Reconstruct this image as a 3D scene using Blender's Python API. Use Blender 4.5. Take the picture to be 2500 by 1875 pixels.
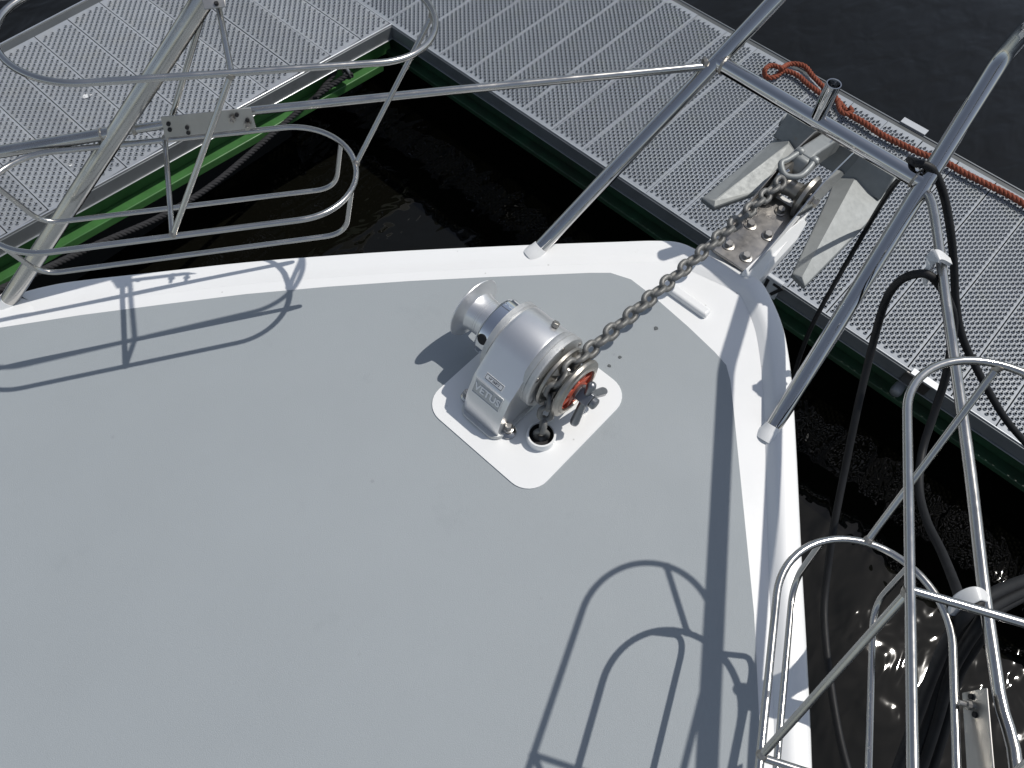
import bpy, bmesh, math, random
from mathutils import Vector, Matrix
random.seed(7)
R = math.radians
scene = bpy.context.scene
for o in list(bpy.data.objects):
    bpy.data.objects.remove(o, do_unlink=True)
COL = scene.collection

# ------------------------------------------------------------------ camera
FPX, CAMZ = 1900.0, 1.6
YAW, TILT, ROLL = 40.6, 28.7, 2.4
CAMROT = Matrix.Rotation(R(YAW), 3, 'Z') @ Matrix.Rotation(R(TILT), 3, 'X') @ Matrix.Rotation(R(ROLL), 3, 'Z')
cd = bpy.data.cameras.new('camera')
cd.sensor_fit = 'HORIZONTAL'; cd.sensor_width = 36.0
cd.lens = 36.0 * FPX / 2500.0
cd.clip_start = 0.02; cd.clip_end = 2000.0
cam = bpy.data.objects.new('camera', cd); COL.objects.link(cam)
cam.matrix_world = Matrix.Translation((0, 0, CAMZ)) @ CAMROT.to_4x4()
scene.camera = cam

# ------------------------------------------------------------------ sky, sun, exposure
SUN_EL, SUN_AZ = 57.5, 61.0          # azimuth measured from +X towards +Y
world = bpy.data.worlds.new('World'); scene.world = world; world.use_nodes = True
wn = world.node_tree; wn.nodes.clear()
wo = wn.nodes.new('ShaderNodeOutputWorld'); wb = wn.nodes.new('ShaderNodeBackground')
sky = wn.nodes.new('ShaderNodeTexSky'); sky.sky_type = 'NISHITA'; sky.sun_disc = False
sky.sun_elevation = R(SUN_EL); sky.sun_rotation = R(90.0 - SUN_AZ)
sky.air_density = 1.0; sky.dust_density = .6; sky.ozone_density = 1.0
hsv = wn.nodes.new('ShaderNodeHueSaturation'); hsv.inputs['Saturation'].default_value = .62      # thin high haze: a paler blue
wn.links.new(sky.outputs[0], hsv.inputs['Color']); wn.links.new(hsv.outputs[0], wb.inputs[0]); wn.links.new(wb.outputs[0], wo.inputs[0])
wb.inputs[1].default_value = 0.098
sd = bpy.data.lights.new('sun', 'SUN'); sd.energy = 3.2; sd.angle = R(0.53); sd.color = (1.0, 0.955, 0.89)
sun = bpy.data.objects.new('sun', sd); COL.objects.link(sun)
SDIR = Vector((math.cos(R(SUN_EL))*math.cos(R(SUN_AZ)), math.cos(R(SUN_EL))*math.sin(R(SUN_AZ)), math.sin(R(SUN_EL))))
sun.rotation_euler = SDIR.to_track_quat('Z', 'Y').to_euler(); sun.location = SDIR*20
scene.render.engine = 'CYCLES'
scene.view_settings.view_transform = 'Standard'; scene.view_settings.look = 'None'
scene.view_settings.gamma = 1.0; scene.view_settings.use_curve_mapping = False
scene.view_settings.exposure = 0.0
scene.cycles.max_bounces = 6; scene.cycles.glossy_bounces = 4; scene.cycles.diffuse_bounces = 3
scene.cycles.sample_clamp_indirect = 8.0

# ------------------------------------------------------------------ helpers
def at(px, py, z):
    """point of the place at height z seen at photo pixel (px,py)"""
    d = CAMROT @ Vector(((px-1250.0)/FPX, -(py-937.5)/FPX, -1.0))
    t = (CAMZ - z) / -d.z
    return Vector((d.x*t, d.y*t, z))

def tag(o, label=None, cat=None, group=None, kind=None):
    if label: o['label'] = label
    if cat: o['category'] = cat
    if group: o['group'] = group
    if kind: o['kind'] = kind
    return o

def empty(name, loc=(0, 0, 0), label=None, cat=None, group=None, kind=None):
    o = bpy.data.objects.new(name, None); COL.objects.link(o); o.location = loc
    o.empty_display_size = 0.05
    return tag(o, label, cat, group, kind)

def place(name, me, mat, parent=None, smooth=35.0):
    if mat is not None and len(me.materials) == 0: me.materials.append(mat)
    if smooth and len(me.polygons):
        me.polygons.foreach_set('use_smooth', [True]*len(me.polygons))
        me.set_sharp_from_angle(angle=R(smooth))
    o = bpy.data.objects.new(name, me); COL.objects.link(o)
    if parent is not None:
        o.parent = parent
        root = parent
        off = Vector((0, 0, 0))
        while root is not None:
            off += root.location; root = root.parent
        o.location = -off
    return o

class MB:
    def __init__(s): s.v = []; s.f = []
    def add(s, vs, fs):
        b = len(s.v); s.v += [tuple(v) for v in vs]; s.f += [tuple(i+b for i in f) for f in fs]
    def box(s, c, h, rot=None):
        M = rot if rot is not None else Matrix.Identity(3)
        c = Vector(c); vs = []
        for dz in (-1, 1):
            for dx, dy in ((-1, -1), (1, -1), (1, 1), (-1, 1)):
                vs.append(c + M @ Vector((dx*h[0], dy*h[1], dz*h[2])))
        s.add(vs, [(3, 2, 1, 0), (4, 5, 6, 7), (0, 1, 5, 4), (1, 2, 6, 5), (2, 3, 7, 6), (3, 0, 4, 7)])
    def prism(s, poly, ext):
        """closed polygon (list of Vector) extruded by vector ext"""
        n = len(poly); ext = Vector(ext)
        s.add([Vector(p) for p in poly] + [Vector(p)+ext for p in poly],
              [tuple(range(n-1, -1, -1)), tuple(range(n, 2*n))] + [(i, (i+1) % n, (i+1) % n+n, i+n) for i in range(n)])
    def tube(s, pts, r, seg=16, closed=False, cap=True):
        pts = [Vector(p) for p in pts]; n = len(pts)
        rs = r if isinstance(r, (list, tuple)) else [r]*n
        T = []
        for i in range(n):
            if closed: t = pts[(i+1) % n]-pts[i-1]
            else: t = pts[min(i+1, n-1)]-pts[max(i-1, 0)]
            T.append(t.normalized())
        a = Vector((0, 0, 1)) if abs(T[0].z) < .9 else Vector((1, 0, 0))
        N = [(a - T[0]*a.dot(T[0])).normalized()]
        for i in range(1, n):
            q = T[i-1].rotation_difference(T[i]); m = q @ N[-1]
            N.append((m - T[i]*m.dot(T[i])).normalized())
        base = len(s.v)
        for i in range(n):
            B = T[i].cross(N[i])
            for k in range(seg):
                th = 2*math.pi*k/seg
                s.v.append(tuple(pts[i] + (N[i]*math.cos(th)+B*math.sin(th))*rs[i]))
        m = n if closed else n-1
        for i in range(m):
            j = (i+1) % n
            for k in range(seg):
                l = (k+1) % seg
                s.f.append((base+i*seg+k, base+i*seg+l, base+j*seg+l, base+j*seg+k))
        if cap and not closed:
            s.f.append(tuple(base+k for k in range(seg-1, -1, -1)))
            s.f.append(tuple(base+(n-1)*seg+k for k in range(seg)))
    def lathe(s, prof, o, ax, seg=48, closed=False):
        """prof: (distance along ax, radius) pairs"""
        o = Vector(o); ax = Vector(ax).normalized()
        a = Vector((0, 0, 1)) if abs(ax.z) < .9 else Vector((1, 0, 0))
        u = (a-ax*a.dot(ax)).normalized(); w = ax.cross(u); base = len(s.v); n = len(prof)
        for d, r in prof:
            r = max(r, 1e-5)
            for k in range(seg):
                th = 2*math.pi*k/seg
                s.v.append(tuple(o+ax*d+(u*math.cos(th)+w*math.sin(th))*r))
        for i in range(n if closed else n-1):
            j = (i+1) % n
            for k in range(seg):
                l = (k+1) % seg
                s.f.append((base+i*seg+k, base+i*seg+l, base+j*seg+l, base+j*seg+k))
        if not closed:
            if prof[0][1] > 1e-4: s.f.append(tuple(base+k for k in range(seg-1, -1, -1)))
            if prof[-1][1] > 1e-4: s.f.append(tuple(base+(n-1)*seg+k for k in range(seg)))
    def mesh(s, name):
        me = bpy.data.meshes.new(name); me.from_pydata(s.v, [], s.f); me.validate(); me.update()
        bm = bmesh.new(); bm.from_mesh(me); bmesh.ops.recalc_face_normals(bm, faces=bm.faces); bm.to_mesh(me); bm.free()
        return me
    def build(s, name, mat, parent=None, smooth=35.0, bevel=0.0, bseg=2):
        o = place(name, s.mesh(name), mat, parent, smooth)
        if bevel:
            m = o.modifiers.new('bevel', 'BEVEL'); m.width = bevel; m.segments = bseg; m.limit_method = 'ANGLE'; m.angle_limit = R(40)
        return o

def spline(pts, n=8, closed=False):
    """Catmull-Rom through the points"""
    P_ = [Vector(p) for p in pts]; out = []; m = len(P_)
    rng = range(m) if closed else range(m-1)
    for i in rng:
        if closed: a, b, c, d = P_[i-1], P_[i], P_[(i+1) % m], P_[(i+2) % m]
        else: a, b, c, d = P_[max(i-1, 0)], P_[i], P_[i+1], P_[min(i+2, m-1)]
        for k in range(n):
            t = k/n
            out.append(.5*((2*b)+(c-a)*t+(2*a-5*b+4*c-d)*t*t+(3*b-a-3*c+d)*t**3))
    if not closed: out.append(P_[-1].copy())
    return out

def fillet(pts, r, n=8):
    """polyline with rounded corners (r: one radius or one for each inner corner)"""
    P_ = [Vector(p) for p in pts]; out = [P_[0]]
    for i in range(1, len(P_)-1):
        rr = r[i-1] if isinstance(r, (list, tuple)) else r
        a = (P_[i-1]-P_[i]); b = (P_[i+1]-P_[i])
        la, lb = a.length, b.length; a.normalize(); b.normalize()
        ang = a.angle(b); d = min(rr/max(math.tan(ang/2), 1e-3), la*.49, lb*.49)
        p0, p1, p2 = P_[i]+a*d, P_[i], P_[i]+b*d
        for k in range(n+1):
            t = k/n; out.append(p0*(1-t)**2+p1*2*t*(1-t)+p2*t*t)
    out.append(P_[-1]); return out

def resample(pts, step):
    out = [pts[0].copy()]; acc = 0.0
    for i in range(len(pts)-1):
        a, b = pts[i], pts[i+1]; L = (b-a).length
        if L < 1e-9: continue
        pos = step-acc
        while pos <= L:
            out.append(a.lerp(b, pos/L)); pos += step
        acc = L-(pos-step)
    return out

def twisted(mb, path, rad, pitch, strands=3, seg=8, closed=False):
    """laid rope: strands wound round the path"""
    pts = resample(path, pitch/10.0); n = len(pts)
    T = [(pts[min(i+1, n-1)]-pts[max(i-1, 0)]).normalized() for i in range(n)]
    a = Vector((0, 0, 1)); N = [(a-T[0]*a.dot(T[0])).normalized()]
    for i in range(1, n):
        m = T[i-1].rotation_difference(T[i]) @ N[-1]; N.append((m-T[i]*m.dot(T[i])).normalized())
    for k in range(strands):
        q = []
        for i in range(n):
            ph = 2*math.pi*(i/10.0+k/strands); B = T[i].cross(N[i])
            q.append(pts[i]+(N[i]*math.cos(ph)+B*math.sin(ph))*rad*.5)
        mb.tube(q, rad*.56, seg)

def text_mesh(body, size, ext, bold=0.0, bevel=0.0):
    cu = bpy.data.curves.new('lettering', 'FONT'); cu.body = body; cu.size = size; cu.extrude = ext
    cu.align_x = 'CENTER'; cu.align_y = 'CENTER'; cu.offset = bold; cu.resolution_u = 3
    if bevel: cu.bevel_depth = bevel; cu.bevel_resolution = 1
    ob = bpy.data.objects.new('lettering_tmp', cu); COL.objects.link(ob)
    bpy.context.view_layer.update()
    me = bpy.data.meshes.new_from_object(ob.evaluated_get(bpy.context.evaluated_depsgraph_get()))
    bpy.data.objects.remove(ob, do_unlink=True); bpy.data.curves.remove(cu)
    return me

def put_text(name, body, size, ext, o, ex, up, mat, parent, bold=0.0, bevel=0.0):
    me = text_mesh(body, size, ext, bold, bevel)
    ex = Vector(ex).normalized(); up = Vector(up); up = (up-ex*up.dot(ex)).normalized(); nz = ex.cross(up)
    M = Matrix(((ex.x, up.x, nz.x, o[0]), (ex.y, up.y, nz.y, o[1]), (ex.z, up.z, nz.z, o[2]), (0, 0, 0, 1)))
    me.transform(M)
    return place(name, me, mat, parent, 30)

# ------------------------------------------------------------------ materials
def mat(name, col, rough=.5, metal=0.0, var=0.0, vscale=6.0, bump=0.0, bscale=80.0, rvar=0.0, spec=.5, coat=0.0,
        stain=None, stain_scale=3.0, stain_lo=.55, stain_hi=.75, stretch=None, detail=6.0, specks=None, speck_scale=25.0, objrand=0.0):
    m = bpy.data.materials.new(name); m.use_nodes = True
    nt = m.node_tree; b = nt.nodes['Principled BSDF']
    b.inputs['Base Color'].default_value = (*col, 1); b.inputs['Roughness'].default_value = rough
    b.inputs['Metallic'].default_value = metal; b.inputs['Specular IOR Level'].default_value = spec
    b.inputs['Coat Weight'].default_value = coat; b.inputs['Coat Roughness'].default_value = .12
    tc = nt.nodes.new('ShaderNodeTexCoord'); src = tc.outputs['Object']
    if stretch:
        mp = nt.nodes.new('ShaderNodeMapping'); mp.inputs['Scale'].default_value = stretch
        nt.links.new(src, mp.inputs[0]); src = mp.outputs[0]
    def noise(scale, det=detail, ro=.6):
        n = nt.nodes.new('ShaderNodeTexNoise'); n.inputs['Scale'].default_value = scale
        n.inputs['Detail'].default_value = det; n.inputs['Roughness'].default_value = ro
        nt.links.new(src, n.inputs['Vector']); return n.outputs['Fac']
    def ramp(f, lo, hi):
        r = nt.nodes.new('ShaderNodeMapRange'); r.inputs['From Min'].default_value = lo; r.inputs['From Max'].default_value = hi
        nt.links.new(f, r.inputs['Value']); return r.outputs['Result']
    cur = None
    if var:
        mx = nt.nodes.new('ShaderNodeMix'); mx.data_type = 'RGBA'
        mx.inputs['A'].default_value = (*[c*(1-var) for c in col], 1); mx.inputs['B'].default_value = (*[min(1, c*(1+var)) for c in col], 1)
        nt.links.new(ramp(noise(vscale), .3, .7), mx.inputs['Factor']); cur = mx.outputs['Result']
    if stain:
        mx = nt.nodes.new('ShaderNodeMix'); mx.data_type = 'RGBA'
        if cur: nt.links.new(cur, mx.inputs['A'])
        else: mx.inputs['A'].default_value = (*col, 1)
        mx.inputs['B'].default_value = (*stain, 1)
        nt.links.new(ramp(noise(stain_scale, 9.0, .7), stain_lo, stain_hi), mx.inputs['Factor']); cur = mx.outputs['Result']
    if specks:
        vo = nt.nodes.new('ShaderNodeTexVoronoi'); vo.inputs['Scale'].default_value = speck_scale; nt.links.new(src, vo.inputs['Vector'])
        near = nt.nodes.new('ShaderNodeMapRange'); near.inputs['From Min'].default_value = .10; near.inputs['From Max'].default_value = .04
        nt.links.new(vo.outputs['Distance'], near.inputs['Value'])
        sp = nt.nodes.new('ShaderNodeSeparateColor'); nt.links.new(vo.outputs['Color'], sp.inputs[0])
        few = nt.nodes.new('ShaderNodeMath'); few.operation = 'GREATER_THAN'; few.inputs[1].default_value = .86; nt.links.new(sp.outputs[0], few.inputs[0])
        ml_ = nt.nodes.new('ShaderNodeMath'); ml_.operation = 'MULTIPLY'; nt.links.new(near.outputs[0], ml_.inputs[0]); nt.links.new(few.outputs[0], ml_.inputs[1])
        m2 = nt.nodes.new('ShaderNodeMath'); m2.operation = 'MULTIPLY'; nt.links.new(ml_.outputs[0], m2.inputs[0]); nt.links.new(sp.outputs[1], m2.inputs[1])
        mx = nt.nodes.new('ShaderNodeMix'); mx.data_type = 'RGBA'
        if cur: nt.links.new(cur, mx.inputs['A'])
        else: mx.inputs['A'].default_value = (*col, 1)
        mx.inputs['B'].default_value = (*specks, 1); nt.links.new(m2.outputs[0], mx.inputs['Factor']); cur = mx.outputs['Result']
    if objrand:
        oi = nt.nodes.new('ShaderNodeObjectInfo'); rr = nt.nodes.new('ShaderNodeMapRange')
        rr.inputs['To Min'].default_value = 1-objrand; rr.inputs['To Max'].default_value = 1+objrand; nt.links.new(oi.outputs['Random'], rr.inputs['Value'])
        mx = nt.nodes.new('ShaderNodeVectorMath'); mx.operation = 'SCALE'
        if cur: nt.links.new(cur, mx.inputs[0])
        else: mx.inputs[0].default_value = col
        nt.links.new(rr.outputs[0], mx.inputs['Scale']); cur = mx.outputs[0]
    if cur: nt.links.new(cur, b.inputs['Base Color'])
    if rvar:
        r = nt.nodes.new('ShaderNodeMapRange'); r.inputs['From Min'].default_value = .3; r.inputs['From Max'].default_value = .7
        r.inputs['To Min'].default_value = max(.02, rough-rvar); r.inputs['To Max'].default_value = rough+rvar
        nt.links.new(noise(vscale*1.7), r.inputs['Value']); nt.links.new(r.outputs['Result'], b.inputs['Roughness'])
    if bump:
        bp = nt.nodes.new('ShaderNodeBump'); bp.inputs['Strength'].default_value = bump; bp.inputs['Distance'].default_value = .002
        nt.links.new(noise(bscale, 4.0), bp.inputs['Height']); nt.links.new(bp.outputs[0], b.inputs['Normal'])
    return m

M_WHITE = mat('gelcoat_white', (.79, .80, .80), .34, var=.02, vscale=3, bump=.03, bscale=12, rvar=.06, coat=.25,
              stain=(.58, .58, .55), stain_scale=7, stain_lo=.66, stain_hi=.80, specks=(.40, .40, .38), speck_scale=30)
M_DECK = mat('deck_paint_grey', (.304, .334, .353), .56, var=.035, vscale=1.6, bump=.45, bscale=650, rvar=.10, spec=.4, specks=(.20, .21, .22), speck_scale=16,
             stain=(.268, .296, .313), stain_scale=5.0, stain_lo=.60, stain_hi=.80)
M_POL = mat('polished_stainless', (.52, .52, .52), .045, 1.0, rvar=.02, vscale=9)
M_SAT = mat('satin_stainless', (.50, .49, .47), .22, 1.0, var=.06, vscale=14, rvar=.08, bump=.03, bscale=60, stain=(.42, .38, .33), stain_scale=20, stain_lo=.68, stain_hi=.8)
M_WELD = mat('weld_bead_steel', (.40, .375, .34), .42, 1.0, var=.25, vscale=120, bump=.6, bscale=260)
M_PLATE = mat('dull_stainless_plate', (.30, .29, .28), .36, 1.0, var=.12, vscale=16, rvar=.10, stain=(.15, .12, .09), stain_scale=14, stain_lo=.66, stain_hi=.8, bump=.05, bscale=200)
M_ALU = mat('satin_aluminium', (.74, .745, .75), .38, .90, var=.015, vscale=20, bump=.03, bscale=300)
M_CLAMP = mat('clamp_sheet_steel', (.46, .45, .43), .38, 1.0, var=.08, vscale=16, rvar=.08)
M_CAST = mat('cast_aluminium', (.54, .55, .55), .52, .75, var=.08, vscale=60, bump=.35, bscale=420)
M_LETTER = mat('polished_letter_edge', (.86, .86, .86), .5, .3)
M_CHROME = mat('chrome', (.72, .73, .75), .06, 1.0)
M_NICK = mat('dull_bronze_nickel', (.36, .345, .315), .40, .9, var=.10, vscale=30, rvar=.08, bump=.1, bscale=250)
M_GALV = mat('galvanised_steel', (.265, .28, .28), .52, .35, var=.07, vscale=40, rvar=.10, bump=.10, bscale=120, stain=(.30, .19, .12), stain_scale=7, stain_lo=.66, stain_hi=.80)
M_CHAIN = mat('weathered_chain_zinc', (.185, .185, .178), .55, .5, var=.35, vscale=40, rvar=.12, bump=.35, bscale=160, stain=(.24, .215, .165), stain_scale=18, stain_lo=.62, stain_hi=.8)
M_BOLT = mat('bolt_steel', (.46, .44, .41), .34, 1.0, var=.1, vscale=50)
M_GRIP = mat('grey_metal_handle', (.25, .26, .275), .34, .85, var=.10, vscale=40, rvar=.08)
M_RED = mat('orange_red_plastic', (.46, .085, .045), .6, var=.08, vscale=40)
M_DARK = mat('dark_gap', (.012, .012, .013), .7)
M_LABEL = mat('label_silver', (.58, .60, .62), .40)
M_INK = mat('black_print', (.02, .02, .022), .6)
M_PLANK = mat('grating_plank_grey', (.285, .310, .342), .52, .12, var=.08, vscale=5, rvar=.08, spec=.5, stain=(.30, .32, .31), stain_scale=6, stain_lo=.50, stain_hi=.78, objrand=.06)
M_PLANK2 = mat('grating_plank_grey_worn', (.318, .340, .368), .50, .15, var=.09, vscale=7, rvar=.10, stain=(.33, .34, .34), stain_scale=8, stain_lo=.5, stain_hi=.75, objrand=.07)
M_FASC = mat('dock_fascia_grey', (.20, .215, .225), .42, .35, var=.12, vscale=4, rvar=.08, stain=(.13, .14, .14), stain_scale=5, stain_lo=.5, stain_hi=.75)
M_RIM = mat('dark_dock_rim', (.085, .092, .095), .5, .2, var=.15, vscale=6)
M_EDGE = mat('bright_dock_edge', (.68, .70, .71), .32, .8, var=.06, vscale=20)
M_ANGLE = mat('dull_dock_angle', (.42, .44, .46), .45, .5, var=.08, vscale=20)
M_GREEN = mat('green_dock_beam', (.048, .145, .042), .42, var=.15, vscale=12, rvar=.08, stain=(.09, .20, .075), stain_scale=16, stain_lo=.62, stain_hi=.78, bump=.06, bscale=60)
M_GREEN_SHADED = mat('green_beam_shaded', (.014, .052, .024), .5, var=.3, vscale=9, stain=(.02, .03, .018), stain_scale=7, stain_lo=.45, stain_hi=.7, bump=.1, bscale=60)  # same green beam, with the shade under the near jetty edge put into its colour
M_FLOAT = mat('black_float', (.012, .013, .013), .7, var=.2, vscale=6)
M_ORANGE = mat('orange_rope_fibre', (.235, .070, .042), .85, var=.22, vscale=45, bump=.6, bscale=350, spec=.2, stain=(.19, .065, .04), stain_scale=14, stain_lo=.55, stain_hi=.7)
M_BLACKROPE = mat('black_rope_fibre', (.030, .030, .032), .8, var=.2, vscale=60, bump=.5, bscale=400, spec=.2)
M_HOSE = mat('black_rubber_hose', (.011, .0115, .013), .55, var=.25, vscale=20, rvar=.08, spec=.3)
M_HOOK = mat('white_plastic_hook', (.70, .71, .71), .38, var=.04, vscale=20)
M_CHIP = mat('dark_paint_chip', (.085, .095, .10), .7)

def water_mat():
    m = bpy.data.materials.new('dark_harbour_water'); m.use_nodes = True
    nt = m.node_tree; b = nt.nodes['Principled BSDF']
    b.inputs['Base Color'].default_value = (.0034, .0034, .0024, 1); b.inputs['Roughness'].default_value = .022
    b.inputs['IOR'].default_value = 1.333
    tc = nt.nodes.new('ShaderNodeTexCoord')
    mp = nt.nodes.new('ShaderNodeMapping'); mp.inputs['Rotation'].default_value = (0, 0, R(-25)); mp.inputs['Scale'].default_value = (1.0, .55, 1)
    nt.links.new(tc.outputs['Object'], mp.inputs[0])
    a = nt.nodes.new('ShaderNodeTexNoise'); a.inputs['Scale'].default_value = 7.5; a.inputs['Detail'].default_value = 1.8; a.inputs['Distortion'].default_value = .35
    c = nt.nodes.new('ShaderNodeTexNoise'); c.inputs['Scale'].default_value = 1.3; c.inputs['Detail'].default_value = 1.0
    for t in (a, c): nt.links.new(mp.outputs[0], t.inputs['Vector'])
    s = nt.nodes.new('ShaderNodeMath'); s.operation = 'MULTIPLY'; s.inputs[1].default_value = .26; nt.links.new(a.outputs['Fac'], s.inputs[0])
    q = nt.nodes.new('ShaderNodeMath'); q.operation = 'ADD'; nt.links.new(s.outputs[0], q.inputs[0]); nt.links.new(c.outputs['Fac'], q.inputs[1])
    bp = nt.nodes.new('ShaderNodeBump'); bp.inputs['Strength'].default_value = 1.0; bp.inputs['Distance'].default_value = .042
    nt.links.new(q.outputs[0], bp.inputs['Height']); nt.links.new(bp.outputs[0], b.inputs['Normal'])
    return m
M_WATER = water_mat()

# ------------------------------------------------------------------ the setting: water
DOCKZ, WATERZ = -0.80, -1.42
mb = MB(); S = 400.0
mb.add([(-S, -S, WATERZ), (S, -S, WATERZ), (S, S, WATERZ), (-S, S, WATERZ)], [(0, 1, 2, 3)])
tag(mb.build('water', M_WATER, None, 0), kind='structure')

# ------------------------------------------------------------------ jetty planks with real perforations
def plank_mesh(name, width, length, rows, rs, pitch, first, rh, rc, hc, rsm, thick=.032):
    """plank along +Y, x in [0,width], top z=0; rows of raised holes and small drain holes"""
    V = []; F = []
    def q(a, b, c, d): F.append((a, b, c, d))
    def vert(x, y, z): V.append((x, y, z)); return len(V)-1
    def flat(x0, x1, y0, y1):
        if y1-y0 < 1e-5 or x1-x0 < 1e-5: return
        a = [vert(x0, y0, 0), vert(x1, y0, 0), vert(x1, y1, 0), vert(x0, y1, 0)]; F.append(tuple(a))
    C8 = [(math.cos(math.pi*k/4), math.sin(math.pi*k/4)) for k in range(8)]
    SQ = [(1, 0), (1, 1), (0, 1), (-1, 1), (-1, 0), (-1, -1), (0, -1), (1, -1)]
    def rings(x, y, hx, hy, levels):
        prev = [vert(x+a*hx, y+b*hy, 0) for a, b in SQ]
        for r, z in levels:
            cur = [vert(x+a*r, y+b*r, z) for a, b in C8]
            for k in range(8):
                l = (k+1) % 8; F.append((prev[k], prev[l], cur[l], cur[k]))
            prev = cur
    big = [(rc, 0), (rc*.88, hc), (rh, hc*.97), (rh*.97, hc-.003)]
    small = [(rsm, -.0002), (rsm*.95, -.0025)]
    n = int((length-.016)/pitch-.5)
    m0 = (length-(n+.5)*pitch)/2
    flat(0, first-rs/2, 0, length); flat(first+(rows-.5)*rs, width, 0, length)
    for i in range(rows):
        x = first+i*rs; y0 = m0+(pitch/2 if i % 2 else 0)
        flat(x-rs/2, x+rs/2, 0, y0)
        for k in range(n):
            yb = y0+k*pitch
            rings(x, yb+rs/2, rs/2, rs/2, big)
            rings(x, yb+rs+(pitch-rs)/2, rs/2, (pitch-rs)/2, small)
        flat(x-rs/2, x+rs/2, y0+n*pitch, length)
    for (a, b) in (((0, 0), (width, 0)), ((width, 0), (width, length)), ((width, length), (0, length)), ((0, length), (0, 0))):
        F.append((vert(*a, -thick), vert(*b, -thick), vert(*b, 0), vert(*a, 0)))
    me = bpy.data.meshes.new(name); me.from_pydata(V, [], F); me.update()
    return me

MP = .0712*2.4                       # plank pitch
Y0M, Y1M = .844*2.4, 1.286*2.4       # near and far edge of the main jetty
jetty = empty('main_jetty', (-.6, (Y0M+Y1M)/2, DOCKZ), 'grey perforated plank jetty running across behind the bow anchor', 'jetty')
meA = plank_mesh('plank', MP-.0025, Y1M-Y0M, 11, .0141, .0275, .0125, .0051, .00690, .0055, .0029)
meB = plank_mesh('plank', MP-.0050, Y1M-Y0M, 11, .0141, .0275, .0110, .0051, .00690, .0055, .0029)
for me in (meA, meB): me.materials.append(M_PLANK)
def child(name, me, parent, loc, rz=0.0):
    o = bpy.data.objects.new(name, me); COL.objects.link(o); o.parent = parent
    o.location = Vector(loc)-parent.location; o.rotation_euler = (0, 0, rz); return o
for k in range(-17, 21):
    x = -1.060+k*MP
    child('plank', meA if x < -.55 else meB, jetty, (x+.0015, Y0M, DOCKZ+random.uniform(-.0012, .0012)))
XA, XB = -1.060-17*MP, -1.060+21*MP
def bar_x(name, y0, y1, z0, z1, m, parent, x0=XA, x1=XB, bev=.002):
    b = MB(); b.box(((x0+x1)/2, (y0+y1)/2, (z0+z1)/2), ((x1-x0)/2, (y1-y0)/2, (z1-z0)/2)); return b.build(name, m, parent, 30, bev)
# near edge: bright angle, grey channel, green beam with ledge
bar_x('edge_angle', Y0M-.0065, Y0M-.0005, DOCKZ-.004, DOCKZ+.002, M_ANGLE, jetty)
bar_x('fascia', Y0M-.012, Y0M-.002, DOCKZ-.062, DOCKZ-.0045, M_FASC, jetty)
bar_x('fascia_lip', Y0M-.019, Y0M-.003, DOCKZ-.067, DOCKZ-.0625, M_FASC, jetty)
bar_x('green_beam', Y0M+.020, Y0M+.08, DOCKZ-.17, DOCKZ-.0675, M_GREEN_SHADED, jetty)
bar_x('green_ledge', Y0M-.030, Y0M+.0195, DOCKZ-.175, DOCKZ-.150, M_GREEN_SHADED, jetty)
# far edge
bar_x('far_rim', Y1M+.001, Y1M+.030, DOCKZ-.030, DOCKZ-.006, M_RIM, jetty)
bar_x('far_edge_angle', Y1M+.0305, Y1M+.038, DOCKZ-.034, DOCKZ-.002, M_FASC, jetty)
bar_x('far_beam', Y1M-.02, Y1M+.05, DOCKZ-.17, DOCKZ-.036, M_GREEN, jetty)
for y in (Y0M+.12, (Y0M+Y1M)/2, Y1M-.12):
    bar_x('bearer', y-.03, y+.03, DOCKZ-.14, DOCKZ-.034, M_FLOAT, jetty)
b = MB(); b.box(((XA+XB)/2, (Y0M+Y1M)/2, DOCKZ-.42), ((XB-XA)/2, .17, .27)); b.build('float', M_FLOAT, jetty, 30, .02)

# berth number plate on the fascia (the letter before 17 is hidden by the bow)
pc = at(1913, 695, DOCKZ); pc.x -= .070
b = MB(); b.box((pc.x-.045, Y0M-.016, DOCKZ-.034), (.115, .003, .050)); np_ = b.build('number_plate', M_LABEL, jetty, 30, .004)
np_['label'] = 'grey plate with black number 17'
b = MB(); b.box((pc.x-.045, Y0M-.008, DOCKZ+.007), (.115, .011, .0025)); b.build('plate_top_edge', M_ANGLE, jetty, 30)
put_text('plate_number', 'B17', .092, .0012, (pc.x+.010, Y0M-.0205, DOCKZ-.036), (1, 0, 0), (0, 0, 1), M_INK, jetty, bold=.0022)
# mooring roller bracket under the near edge, small bright clips
pc = at(2205, 935, DOCKZ-.06)
b = MB(); b.lathe([(0, .0), (.002, .020), (.036, .022), (.048, .019), (.053, .011), (.054, 0)], (pc.x, Y0M-.012, DOCKZ-.085), (0, -1, 0), 24); b.build('mooring_peg', M_FASC, jetty, 40)
b = MB(); b.box((pc.x+.03, Y0M-.018, DOCKZ-.026), (.05, .004, .030)); b.build('peg_bracket', M_PLATE, jetty, 30, .003)
b = MB(); b.box((pc.x+.05, Y0M-.008, DOCKZ+.0075), (.055, .014, .003)); b.build('edge_clip', M_ANGLE, jetty, 30)
p0, p1 = at(2193, 303, DOCKZ), at(2253, 335, DOCKZ)
b = MB(); b.box(((p0.x+p1.x)/2, Y1M+.052, DOCKZ+.002), ((p1.x-p0.x)/2, .018, .003)); b.build('edge_clip', M_ANGLE, jetty, 30)

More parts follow.
